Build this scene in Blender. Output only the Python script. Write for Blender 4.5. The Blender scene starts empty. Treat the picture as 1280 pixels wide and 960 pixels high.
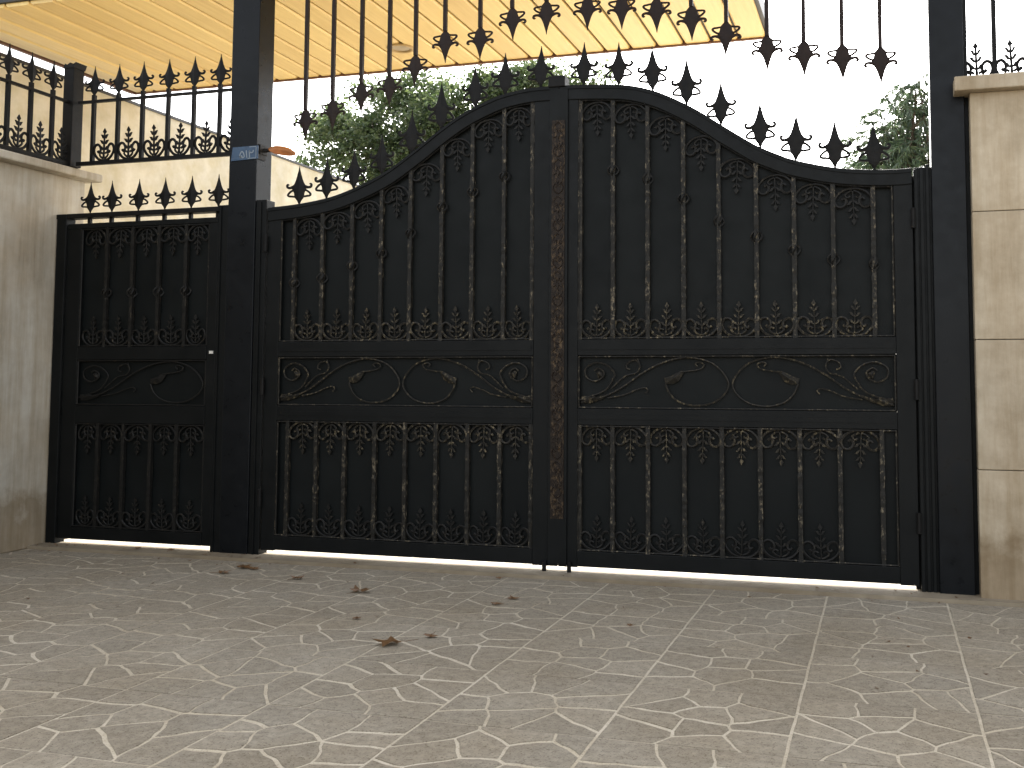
import bpy, math, random
from mathutils import Vector
S = bpy.context.scene
COL = S.collection
# ------------------------------------------------------------------ camera
F, YAW, PITCH, ROLL, DIST, PPX, PPY, EYE = 1275.82, .2785, .0676, .0021, 5.3181, 739.6, 386.9, 1.05
cY, sY, cP, sP, cR, sR = math.cos(YAW), math.sin(YAW), math.cos(PITCH), math.sin(PITCH), math.cos(ROLL), math.sin(ROLL)
fw = Vector((-sY*cP, cY*cP, sP)); rt = Vector((cY, sY, 0)); up0 = rt.cross(fw)
right = rt*cR + up0*sR; upv = -rt*sR + up0*cR
cam_d = bpy.data.cameras.new('camera'); cam = bpy.data.objects.new('camera', cam_d); COL.objects.link(cam)
CAM = Vector((0, -DIST, EYE))
from mathutils import Matrix
m3 = Matrix((right, upv, -fw)).transposed()
cam.matrix_world = Matrix.Translation(CAM) @ m3.to_4x4()
cam_d.sensor_width = 36; cam_d.lens = F/1280*36
cam_d.shift_x = (640-PPX)/1280; cam_d.shift_y = (PPY-480)/1280
cam_d.clip_start = .05; cam_d.clip_end = 3000
S.camera = cam
# ------------------------------------------------------------------ sky, sun, exposure
SUN_EL, SUN_AZ = math.radians(36), math.radians(-11)      # azimuth east of the +Y axis
W = bpy.data.worlds.new('World'); S.world = W; W.use_nodes = True
nt = W.node_tree; bg = nt.nodes['Background']
sky = nt.nodes.new('ShaderNodeTexSky'); sky.sky_type = 'NISHITA'; sky.sun_disc = False
sky.sun_elevation = SUN_EL; sky.sun_rotation = SUN_AZ
sky.dust_density = 3; sky.air_density = 1.0; sky.ozone_density = 1.0
hz = nt.nodes.new('ShaderNodeHueSaturation'); hz.inputs['Saturation'].default_value = .28      # hazy white sky
nt.links.new(sky.outputs[0], hz.inputs['Color']); nt.links.new(hz.outputs[0], bg.inputs[0]); bg.inputs[1].default_value = .15
sun_d = bpy.data.lights.new('sun', 'SUN'); sun_d.energy = 2.4; sun_d.angle = math.radians(.5); sun_d.color = (1, .95, .86)
sun = bpy.data.objects.new('sun', sun_d); COL.objects.link(sun)
sd = Vector((math.sin(SUN_AZ)*math.cos(SUN_EL), math.cos(SUN_AZ)*math.cos(SUN_EL), math.sin(SUN_EL)))
sun.rotation_euler = (-sd).to_track_quat('-Z', 'Y').to_euler()
S.render.engine = 'CYCLES'
S.view_settings.view_transform = 'Standard'; S.view_settings.look = 'None'
S.view_settings.gamma = 1; S.view_settings.exposure = 2.05
random.seed(7)
PI = math.pi
# ------------------------------------------------------------------ measuring helpers
def ray(x, y): return fw + right*((x-PPX)/F) - upv*((y-PPY)/F)
def onY(x, y, Y=0.): d = ray(x, y); return CAM + d*((Y+DIST)/d.y)
def onZ(x, y, Z): d = ray(x, y); return CAM + d*((Z-EYE)/d.z)
def lerp(a, b, t): return a+(b-a)*t
# ------------------------------------------------------------------ materials
def mat(name, col, rough=.6, metal=0., spec=.5):
    m = bpy.data.materials.new(name); m.use_nodes = True
    b = m.node_tree.nodes['Principled BSDF']
    b.inputs['Base Color'].default_value = (*col, 1); b.inputs['Roughness'].default_value = rough
    b.inputs['Metallic'].default_value = metal; b.inputs['Specular IOR Level'].default_value = spec
    return m
def N(m, t, **k):
    n = m.node_tree.nodes.new(t)
    for a, v in k.items():
        if a in n.inputs: n.inputs[a].default_value = v
        else: setattr(n, a, v)
    return n
def L(m, a, b): m.node_tree.links.new(a, b)
def ramp(m, src, stops):
    r = N(m, 'ShaderNodeValToRGB'); e = r.color_ramp.elements
    while len(e) < len(stops): e.new(.5)
    for x, (p, c) in zip(e, stops): x.position = p; x.color = (*c, 1)
    L(m, src, r.inputs[0]); return r
def bump(m, src, strength, dist=.01):
    b = N(m, 'ShaderNodeBump'); b.inputs['Strength'].default_value = strength; b.inputs['Distance'].default_value = dist
    L(m, src, b.inputs['Height']); L(m, b.outputs[0], m.node_tree.nodes['Principled BSDF'].inputs['Normal'])
def noise(m, scale, detail=6, rough=.6, coord='Object', vec=None):
    n = N(m, 'ShaderNodeTexNoise'); n.inputs['Scale'].default_value = scale; n.inputs['Detail'].default_value = detail; n.inputs['Roughness'].default_value = rough
    if vec is None:
        t = N(m, 'ShaderNodeTexCoord'); g = t.outputs[coord]
        if coord == 'World':
            g = None
        L(m, g, n.inputs['Vector'])
    else: L(m, vec, n.inputs['Vector'])
    return n.outputs['Fac']
def geo(m): return N(m, 'ShaderNodeNewGeometry').outputs['Position']
def P(m): return m.node_tree.nodes['Principled BSDF']
def painted(name, a, b, rough, sc=9, bs=.15, met=0, spec=.5, dust=0):
    m = mat(name, a, rough, met, spec); g = geo(m)
    n = noise(m, sc, vec=g); r = ramp(m, n, [(.3, a), (.7, b)]); L(m, r.outputs[0], P(m).inputs['Base Color'])
    if dust:
        sx = N(m, 'ShaderNodeSeparateXYZ'); L(m, g, sx.inputs[0])
        nz = N(m, 'ShaderNodeMath', operation='MULTIPLY_ADD'); L(m, noise(m, 7, 6, .7, vec=g), nz.inputs[0]); nz.inputs[1].default_value = -.9; L(m, sx.outputs[2], nz.inputs[2])
        r5 = ramp(m, nz.outputs[0], [(0, (dust,)*3), (.12, (0, 0, 0))])
        mx = N(m, 'ShaderNodeMix', data_type='RGBA'); L(m, r5.outputs[0], mx.inputs[0]); L(m, r.outputs[0], mx.inputs[6]); mx.inputs[7].default_value = (.03, .025, .019, 1)
        L(m, mx.outputs[2], P(m).inputs['Base Color'])
    rr = ramp(m, noise(m, sc*4, vec=g), [(.3, (rough-.1,)*3), (.75, (rough+.14,)*3)]); L(m, rr.outputs[0], P(m).inputs['Roughness'])
    bump(m, noise(m, 160, 3, vec=g), bs, .003)
    return m
M_FRAME = painted('black_satin_paint', (.0032, .0038, .0038), (.006, .0064, .0062), .45, 5, .15, 0, .11)
M_PANEL = painted('black_sheet_paint', (.0032, .0040, .0040), (.0066, .0078, .0075), .5, 2.4, .12, 0, .10)
M_SPEAR = painted('black_iron', (.004, .004, .004), (.009, .008, .007), .5, 25, .15, 0, .12)
M_POST = painted('black_gloss_paint', (.003, .0036, .0044), (.0055, .0064, .0075), .34, 4, .08, 0, .13)
def bronze(name, thr, gold, base=(.013, .012, .010)):
    m = mat(name, base, .5, .1, .15); g = geo(m)
    mp = N(m, 'ShaderNodeMapping'); mp.inputs['Scale'].default_value = (1, 1, .55); L(m, g, mp.inputs[0])
    fl = ramp(m, noise(m, 62, 5, .75, vec=mp.outputs[0]), [(thr, (0, 0, 0)), (thr+.11, (1, 1, 1))])
    pt = ramp(m, noise(m, 6, 3, vec=g), [(.35, (.12,)*3), (.62, (1, 1, 1))])
    mu = N(m, 'ShaderNodeMath', operation='MULTIPLY'); L(m, fl.outputs[0], mu.inputs[0]); L(m, pt.outputs[0], mu.inputs[1])
    mx = N(m, 'ShaderNodeMix', data_type='RGBA'); L(m, mu.outputs[0], mx.inputs[0])
    mx.inputs[6].default_value = (*base, 1); mx.inputs[7].default_value = (*gold, 1)
    L(m, mx.outputs[2], P(m).inputs['Base Color']); bump(m, noise(m, 120, 3, vec=g), .35, .004)
    return m
M_BAR = bronze('worn_bronze_brushed_iron', .54, (.165, .135, .09))
M_BARD = bronze('dark_bronze_brushed_iron', .56, (.05, .042, .03), (.0095, .009, .008))
M_SCROLL = bronze('gold_brushed_scrollwork', .52, (.15, .12, .07), (.014, .0125, .010))
M_ASTR = bronze('stamped_brown_bronze', .50, (.085, .056, .030), (.012, .008, .0055))
M_OVER = painted('brown_black_iron', (.010, .006, .005), (.018, .010, .007), .5, 30, .15, 0, .15)
def stone(name, a, b, sc, rough=.85, bs=.3, big=None, rnd=0, streak=None, specks=False):
    m = mat(name, a, rough, spec=.3); g = geo(m)
    n = noise(m, sc, 8, .65, vec=g); r = ramp(m, n, [(.32, a), (.68, b)])
    out = r.outputs[0]
    if big:
        mx = N(m, 'ShaderNodeMix', data_type='RGBA', blend_type='MULTIPLY'); mx.inputs[0].default_value = 1
        r2 = ramp(m, noise(m, big[0], 5, vec=g), [(.35, big[1]), (.65, (1, 1, 1))])
        L(m, out, mx.inputs[6]); L(m, r2.outputs[0], mx.inputs[7]); out = mx.outputs[2]
    if rnd:
        oi = N(m, 'ShaderNodeObjectInfo'); r3 = ramp(m, oi.outputs['Random'], [(0, (1-rnd,)*3), (1, (1, 1, 1))])
        mx = N(m, 'ShaderNodeMix', data_type='RGBA', blend_type='MULTIPLY'); mx.inputs[0].default_value = 1
        L(m, out, mx.inputs[6]); L(m, r3.outputs[0], mx.inputs[7]); out = mx.outputs[2]
    if specks:
        r6 = ramp(m, noise(m, 130, 3, .8, vec=g), [(.34, (.42, .39, .35)), (.46, (1, 1, 1))])
        mx = N(m, 'ShaderNodeMix', data_type='RGBA', blend_type='MULTIPLY'); mx.inputs[0].default_value = .9
        L(m, out, mx.inputs[6]); L(m, r6.outputs[0], mx.inputs[7]); out = mx.outputs[2]
    if streak:
        mp = N(m, 'ShaderNodeMapping'); mp.inputs['Scale'].default_value = (9, 9, .7); L(m, g, mp.inputs[0])
        r4 = ramp(m, noise(m, 1.5, 6, .7, vec=mp.outputs[0]), [(.36, streak), (.58, (1, 1, 1))])
        mx = N(m, 'ShaderNodeMix', data_type='RGBA', blend_type='MULTIPLY'); mx.inputs[0].default_value = .8
        L(m, out, mx.inputs[6]); L(m, r4.outputs[0], mx.inputs[7]); out = mx.outputs[2]
        sx = N(m, 'ShaderNodeSeparateXYZ'); L(m, g, sx.inputs[0])          # splash dirt at the foot
        nz = N(m, 'ShaderNodeMath', operation='MULTIPLY_ADD'); L(m, noise(m, 6, 5, vec=g), nz.inputs[0]); nz.inputs[1].default_value = -.5; L(m, sx.outputs[2], nz.inputs[2])
        r5 = ramp(m, nz.outputs[0], [(0, (.62, .56, .48)), (.12, (1, 1, 1))])
        mx = N(m, 'ShaderNodeMix', data_type='RGBA', blend_type='MULTIPLY'); mx.inputs[0].default_value = 1
        L(m, out, mx.inputs[6]); L(m, r5.outputs[0], mx.inputs[7]); out = mx.outputs[2]
    L(m, out, P(m).inputs['Base Color']); bump(m, noise(m, sc*9, 6, .7, vec=g), bs, .006)
    return m
M_STONE = stone('stamped_paving_concrete', (.265, .228, .172), (.40, .348, .268), 30, .85, .8, (1.3, (.86, .82, .76)), .16, None, True)
M_MORTAR = stone('pale_paving_mortar', (.45, .39, .295), (.58, .51, .40), 14, .9, .4, (1.6, (.82, .79, .73)), 0, None, True)
M_THRESH = stone('threshold_concrete', (.19, .155, .108), (.27, .225, .16), 5, .85, .4, (1.4, (.75, .7, .63)))
M_YARD = stone('courtyard_concrete', (.48, .43, .35), (.58, .53, .44), 3, .8, .2)
M_EARTH = stone('ground_earth', (.22, .19, .15), (.30, .27, .21), 1.2, .95, .3)
M_CREAM = stone('cream_travertine', (.46, .41, .30), (.66, .60, .48), 2.2, .7, .15, (5, (.86, .82, .7)))
M_WALL = stone('grey_beige_stone', (.33, .30, .245), (.46, .42, .35), 3.5, .8, .2, (2, (.84, .78, .7)), 0, (.72, .67, .58))
M_PILLAR = stone('tan_limestone', (.34, .285, .205), (.47, .40, .30), 5, .75, .2, (2.5, (.86, .82, .76)), .1, (.75, .7, .62))
M_FLASH = mat('dark_flashing', (.012, .010, .009), .5)
def plankmat():
    m = mat('honey_pvc_plank', (.72, .46, .20), .38); tc = N(m, 'ShaderNodeTexCoord')
    mp = N(m, 'ShaderNodeMapping'); mp.inputs['Scale'].default_value = (14, .8, 1); L(m, geo(m), mp.inputs[0])
    r = ramp(m, noise(m, 3, 5, vec=mp.outputs[0]), [(.3, (.78, .55, .195)), (.7, (.88, .65, .25))])
    oi = N(m, 'ShaderNodeObjectInfo'); r3 = ramp(m, oi.outputs['Random'], [(0, (.84, .80, .76)), (1, (1, 1, 1))])
    mx = N(m, 'ShaderNodeMix', data_type='RGBA', blend_type='MULTIPLY'); mx.inputs[0].default_value = 1
    L(m, r.outputs[0], mx.inputs[6]); L(m, r3.outputs[0], mx.inputs[7]); L(m, mx.outputs[2], P(m).inputs['Base Color'])
    return m
M_PLANK = plankmat()
M_TRIM = mat('brown_canopy_trim', (.16, .07, .04), .5)
M_GAPLIGHT = mat('bright_gap_light', (.75, .74, .70), .35, .6)  # pale colour stands in for sunlight showing through the latch gap
M_BLUE = painted('blue_enamel', (.012, .035, .075), (.02, .055, .105), .4, 30)
M_WHITE = mat('faded_white_enamel', (.16, .19, .22), .5)
M_COPPER = painted('copper_orange_metal', (.30, .085, .012), (.46, .16, .025), .4, 20, .2, .3)
def leafmat(name, cols, tr=.35):
    m = mat(name, cols[0], .32, spec=.6); oi = geo(m)
    wn = N(m, 'ShaderNodeNewGeometry'); r = ramp(m, wn.outputs['Random Per Island'], [(i/(len(cols)-1), c) for i, c in enumerate(cols)])
    L(m, r.outputs[0], P(m).inputs['Base Color'])
    t = N(m, 'ShaderNodeBsdfTranslucent'); ms = N(m, 'ShaderNodeMixShader'); ms.inputs[0].default_value = tr
    hs = N(m, 'ShaderNodeHueSaturation'); hs.inputs['Value'].default_value = 1.5; L(m, r.outputs[0], hs.inputs['Color']); L(m, hs.outputs[0], t.inputs[0])
    o = m.node_tree.nodes['Material Output']
    L(m, P(m).outputs[0], ms.inputs[1]); L(m, t.outputs[0], ms.inputs[2]); L(m, ms.outputs[0], o.inputs[0])
    return m
M_LEAF = leafmat('broad_green_leaf', [(.042, .068, .022), (.08, .108, .036), (.05, .08, .038), (.16, .19, .085)], .5)
M_FEATH = leafmat('narrow_green_leaf', [(.045, .075, .04), (.07, .11, .05), (.08, .11, .075), (.12, .16, .07)])
M_BARK = stone('bark', (.06, .045, .03), (.12, .09, .06), 20, .9, .6)
M_DRY = leafmat('dry_brown_leaf', [(.085, .04, .016), (.14, .072, .028), (.06, .032, .016)], .15)
# ------------------------------------------------------------------ mesh helpers
class MB:
    def __init__(s): s.v = []; s.f = []
    def add(s, vs, fs):
        o = len(s.v); s.v += [tuple(v) for v in vs]; s.f += [tuple(i+o for i in f) for f in fs]; return s
    def box(s, x0, x1, y0, y1, z0, z1):
        v = [(x, y, z) for z in (z0, z1) for y in (y0, y1) for x in (x0, x1)]
        return s.add(v, [(0, 2, 3, 1), (4, 5, 7, 6), (0, 1, 5, 4), (2, 6, 7, 3), (0, 4, 6, 2), (1, 3, 7, 5)])
    def prism(s, pts, y0, y1):          # polygon in XZ, extruded along Y
        n = len(pts); v = [(x, y0, z) for x, z in pts]+[(x, y1, z) for x, z in pts]
        return s.add(v, [tuple(range(n)), tuple(range(2*n-1, n-1, -1))]+[(i, i+n, (i+1) % n+n, (i+1) % n) for i in range(n)])
    def band(s, top, bot, y0, y1):      # ribbon between two XZ polylines of equal length
        n = len(top); v = [(x, y0, z) for x, z in top]+[(x, y0, z) for x, z in bot]+[(x, y1, z) for x, z in top]+[(x, y1, z) for x, z in bot]
        f = [(n, n+n-1, n-1, 0)][:0]
        for i in range(n-1):
            f += [(i, n+i, n+i+1, i+1), (2*n+i, 2*n+i+1, 3*n+i+1, 3*n+i), (i, i+1, 2*n+i+1, 2*n+i), (n+i, 3*n+i, 3*n+i+1, n+i+1)]
        f += [(0, 2*n, 3*n, n), (n-1, 2*n-1, 4*n-1, 3*n-1)]
        return s.add(v, f)
    def tube(s, pts, r, n=6, flat=1., cap=True):
        pts = [Vector(p) for p in pts]; k = len(pts); vs = []
        rr = r if isinstance(r, (list, tuple)) else [r]*k
        for i, p in enumerate(pts):
            t = (pts[min(i+1, k-1)]-pts[max(i-1, 0)]).normalized()
            a = Vector((0, 1, 0)) if abs(t.y) < .9 else Vector((1, 0, 0))
            b = t.cross(a).normalized(); a = b.cross(t).normalized()
            for j in range(n):
                q = 2*PI*(j+.5)/n; vs.append(p+b*math.cos(q)*rr[i]+a*math.sin(q)*rr[i]*flat)
        fs = [(i*n+j, i*n+(j+1) % n, (i+1)*n+(j+1) % n, (i+1)*n+j) for i in range(k-1) for j in range(n)]
        if cap: fs += [tuple(range(n-1, -1, -1)), tuple(range((k-1)*n, k*n))]
        return s.add(vs, fs)
    def mesh(s, name, m, smooth=False):
        me = bpy.data.meshes.new(name); me.from_pydata(s.v, [], s.f); me.materials.append(m)
        if smooth:
            for p in me.polygons: p.use_smooth = True
        me.update(); return me
    def build(s, name, m, parent=None, smooth=False, bevel=0): return put(name, s.mesh(name, m, smooth), parent, bevel=bevel)
def put(name, me, parent=None, loc=(0, 0, 0), rot=(0, 0, 0), scale=None, bevel=0):
    o = bpy.data.objects.new(name, me); COL.objects.link(o); o.location = loc; o.rotation_euler = rot
    if scale: o.scale = scale
    if parent:
        o.parent = parent
        if PWORLD.get(parent.name): o.location = Vector(loc)-PWORLD[parent.name]
    if bevel:
        b = o.modifiers.new('bevel', 'BEVEL'); b.width = bevel; b.segments = 2; b.limit_method = 'ANGLE'
    return o
PWORLD = {}
def thing(name, label, cat, loc=(0, 0, 0), group=None):
    o = bpy.data.objects.new(name, None); COL.objects.link(o); o.location = loc; o.empty_display_size = .1
    PWORLD[o.name] = Vector(loc); o['label'] = label; o['category'] = cat
    if group: o['group'] = group
    return o
def tag(o, label, cat, group=None):
    o['label'] = label; o['category'] = cat
    if group: o['group'] = group
    return o
def struct(o): o['kind'] = 'structure'; return o
def stuff(o): o['kind'] = 'stuff'; return o
def smooth_line(pts, n=8):              # Catmull-Rom
    o = []; P_ = [pts[0]]+list(pts)+[pts[-1]]
    for i in range(1, len(P_)-2):
        a, b, c, d = P_[i-1:i+3]
        for j in range(n):
            t = j/n; o.append(tuple(.5*((2*b[k])+(-a[k]+c[k])*t+(2*a[k]-5*b[k]+4*c[k]-d[k])*t*t+(-a[k]+3*b[k]-3*c[k]+d[k])*t**3) for k in range(len(a))))
    o.append(tuple(pts[-1])); return o
# ------------------------------------------------------------------ ironwork kit
def spear_mesh(m):
    b = MB(); k = .235/600
    prof = [(0, 4), (60, 13), (120, 28), (200, 50), (255, 72), (300, 102), (326, 120), (352, 100), (400, 80), (450, 72), (476, 64), (518, 32), (560, 14), (605, 12)]
    pts = [(h*k, (600-d)*k) for d, h in prof]
    n = len(pts); ridge = .009
    v = []
    for x, z in pts: v += [(-x, 0, z), (0, -min(ridge, x*.45+.002), z), (x, 0, z), (0, min(ridge, x*.45+.002), z)]
    f = []
    for i in range(n-1):
        for j in range(4): f.append((4*i+j, 4*i+(j+1) % 4, 4*i+4+(j+1) % 4, 4*i+4+j))
    f += [(0, 3, 2, 1), tuple(4*(n-1)+j for j in range(4))]
    b.add(v, f)
    for s in (-1, 1):
        hook = [(70, 296), (108, 316), (140, 322), (168, 314), (182, 290), (170, 272), (160, 284)]
        b.tube([(s*x*k, 0, (600-d)*k) for x, d in smooth_line(hook, 3)], [.0095]*5+[.0082]*6+[.0072]*8, 6, .6)
        loop = [(80, 358), (115, 370), (148, 396), (168, 424), (156, 444), (112, 450), (66, 456)]
        b.tube([(s*x*k, 0, (600-d)*k) for x, d in smooth_line(loop, 3)], .0066, 6, .6)
    return b.mesh('spear_head', m, False)
ME_SPEAR = spear_mesh(M_SPEAR); ME_SPEARO = spear_mesh(M_OVER)
def scroll_mesh(m, w=.150, h=.095, r=.0066):      # wide C opening upward with curled ends
    b = MB()
    for s in (-1, 1):
        c = [(0, .004), (.25, .01), (.62, .14), (.92, .42), (1, .68), (.88, .93), (.62, 1.), (.40, .85), (.36, .62), (.50, .50), (.62, .60)]
        b.tube([(s*x*w/2, 0, z*h) for x, z in smooth_line(c, 4)], r, 5, .8)
        c2 = [(.04, .12), (.26, .20), (.42, .36), (.30, .50), (.14, .42)]
        b.tube([(s*x*w/2, 0, z*h) for x, z in smooth_line(c2, 3)], r*.8, 5, .8)
    return b.mesh('scroll', m)
def sprig_mesh(m, h=.125, fat=1.):
    b = MB(); b.tube([(0, 0, -.035), (0, 0, h*.9)], [.0042*fat, .003*fat], 5)
    for i, z in enumerate((.012, .047, .08)):
        for s in (-1, 1):
            L_ = .034-.005*i
            a = [(0, z-.004*(fat-1)), (L_*.5, z+.006-.008*(fat-1)), (L_, z+.024), (L_*.45, z+.022)]
            b.prism([(s*x, zz) for x, zz in a], -.0035, .0035)
    b.prism([(0, h*.84), (.012, h*.95), (0, h*1.12), (-.012, h*.95)], -.0035, .0035)
    return b.mesh('leaf_sprig', m)
ME_SCR, ME_SPR = scroll_mesh(M_SCROLL), sprig_mesh(M_SCROLL)
ME_SCRD, ME_SPRD = scroll_mesh(M_BARD), sprig_mesh(M_BARD)
ME_SCRK, ME_SPRK = scroll_mesh(M_SPEAR, r=.0085), sprig_mesh(M_SPEAR, .125, 1.7)
def knot_mesh(m):                       # open basket knot round a bar
    b = MB()
    for q in range(4):
        a = q*PI/2+PI/4
        pts = [(.030*math.sin(PI*t)**.8*math.cos(a+t*1.2), .022*math.sin(PI*t)**.8*math.sin(a+t*1.2), -.034+.068*t) for t in [i/8 for i in range(9)]]
        b.tube(pts, .0055, 5)
    for z in (-.036, .036): b.tube([(0, 0, z-.006), (0, 0, z+.006)], .0125, 8)
    return b.mesh('basket_knot', m)
ME_KNOT = knot_mesh(M_BARD)
def bar_twist(x, z0, z1, w=.0118, y=-.014):
    """square bar with hammered, slightly uneven section"""
    b = MB(); n = max(2, int((z1-z0)/.02)); pts = []; vs = []; fs = []
    for i in range(n+1):
        z = lerp(z0, z1, i/n); k = 1+random.uniform(-.13, .13); a = PI/4
        for j in range(4): vs.append((x+w*1.35*k*math.cos(a+j*PI/2), y+w*1.35*k*math.sin(a+j*PI/2), z))
    for i in range(n):
        for j in range(4): fs.append((4*i+j, 4*i+(j+1) % 4, 4*i+4+(j+1) % 4, 4*i+4+j))
    fs += [(3, 2, 1, 0), (4*n, 4*n+1, 4*n+2, 4*n+3)]
    return b.add(vs, fs)
# outline of the gate's arched top, measured on the gate plane
OUT = [(318, 262), (345, 258.5), (375, 254.5), (413.7, 246), (451, 231), (484, 213), (519, 187), (554.4, 158.5), (585, 138), (620, 121), (645, 113.5), (670, 109), (712, 106.5), (750, 105.5), (787.5, 106.8), (822.6, 115), (857.8, 130.3), (881, 143), (900, 155), (925, 170), (946, 182), (970, 192), (993.6, 200), (1041, 209), (1088.6, 212), (1127, 211), (1145, 207.8), (1162, 200)]
TOP = [(p.x, p.z) for p in (onY(x, y, -.03) for x, y in OUT)]
TOPS = smooth_line(TOP, 5)
def topz(x):
    for (a, za), (b, zb) in zip(TOPS, TOPS[1:]):
        if a <= x <= b: return lerp(za, zb, (x-a)/(b-a+1e-9))
    return TOPS[0][1] if x < TOPS[0][0] else TOPS[-1][1]
def slope(x): return (topz(x+.03)-topz(x-.03))/.06
TH = .082
def innerz(x): return topz(x)-TH*math.sqrt(1+slope(x)**2)
def X_(px, py, Y=-.015): return onY(px, py, Y).x
YF, YB = -.030, .030
def panel_trim(parent, x0, x1, z0, z1, m=M_BAR, top=None, y=-.022):
    r = .0045
    for a, b in ((x0, x1),):
        MB().tube([(a, y, z0), (b, y, z0)], r, 5).build('panel_trim', m, parent)
        if top is None: MB().tube([(a, y, z1), (b, y, z1)], r, 5).build('panel_trim', m, parent)
        else:
            n = 24; MB().tube([(lerp(a, b, i/n), y, innerz(lerp(a, b, i/n))-.004) for i in range(n+1)], r, 5).build('panel_trim', M_BARD, parent)
    for x in (x0, x1):
        zt = z1 if top is None else innerz(x)
        MB().tube([(x, y, z0), (x, y, zt)], r*1.2, 5).build('panel_trim', m, parent)
# the long S-scrolls of the middle panels: u 0 at outer end .. 1 at centre, v 0 bottom .. 1 top
def uv(pts): return [((x-80)/1165, (495-y)/395) for x, y in pts]
SC_CURVES = [
 (uv([(80, 440), (240, 425), (400, 350), (560, 235), (700, 155), (850, 108), (970, 103), (1100, 140), (1190, 215), (1236, 310), (1200, 395), (1110, 460), (980, 482), (860, 452), (790, 390), (755, 310)]), .0052),
 (uv([(870, 215), (940, 208), (1025, 192), (1052, 158), (1015, 138), (985, 152), (1005, 172)]), .0042),
 (uv([(95, 432), (270, 372), (345, 270), (350, 215), (285, 155), (200, 140), (125, 185), (130, 255), (195, 290), (258, 262), (268, 215), (225, 185), (195, 205)]), .0048),
 (uv([(330, 350), (440, 250), (530, 222), (556, 165), (525, 122), (465, 140), (450, 180), (480, 196)]), .0042),
 (uv([(300, 425), (430, 400), (520, 362), (590, 342), (620, 360), (600, 385)]), .0040),
 (uv([(540, 110), (556, 165)]), .0036)]
SC_LEAF = [[(755, 310), (745, 265), (800, 245), (870, 208), (905, 205), (880, 250), (855, 290), (810, 312)],
           [(85, 470), (90, 410), (150, 415), (180, 400), (215, 425), (330, 385), (250, 440), (160, 470)],
           [(225, 270), (210, 215), (232, 205), (265, 225), (262, 262)]]
def scroll_panel(parent, x0, x1, z0, z1, m=M_SCROLL, full=True):
    """x0 = outer end, x1 = centre (may run either way)"""
    for c, r in SC_CURVES:
        MB().tube([(lerp(x0, x1, u), -.016, lerp(z0, z1, v)) for u, v in smooth_line(c, 5)], r, 5, .8).build('scroll', m, parent)
    for lf in SC_LEAF:
        p = uv(lf); b = MB(); cx = sum(a for a, _ in p)/len(p); cz = sum(a for _, a in p)/len(p)
        q = [(lerp(x0, x1, u), -.012, lerp(z0, z1, v)) for u, v in p]; n = len(q)
        q.append((lerp(x0, x1, cx), -.026, lerp(z0, z1, cz))); q.append((lerp(x0, x1, cx), -.004, lerp(z0, z1, cz)))
        b.add(q, [(i, (i+1) % n, n) for i in range(n)]+[((i+1) % n, i, n+1) for i in range(n)])
        b.build('cast_leaf', m, parent)
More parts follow.
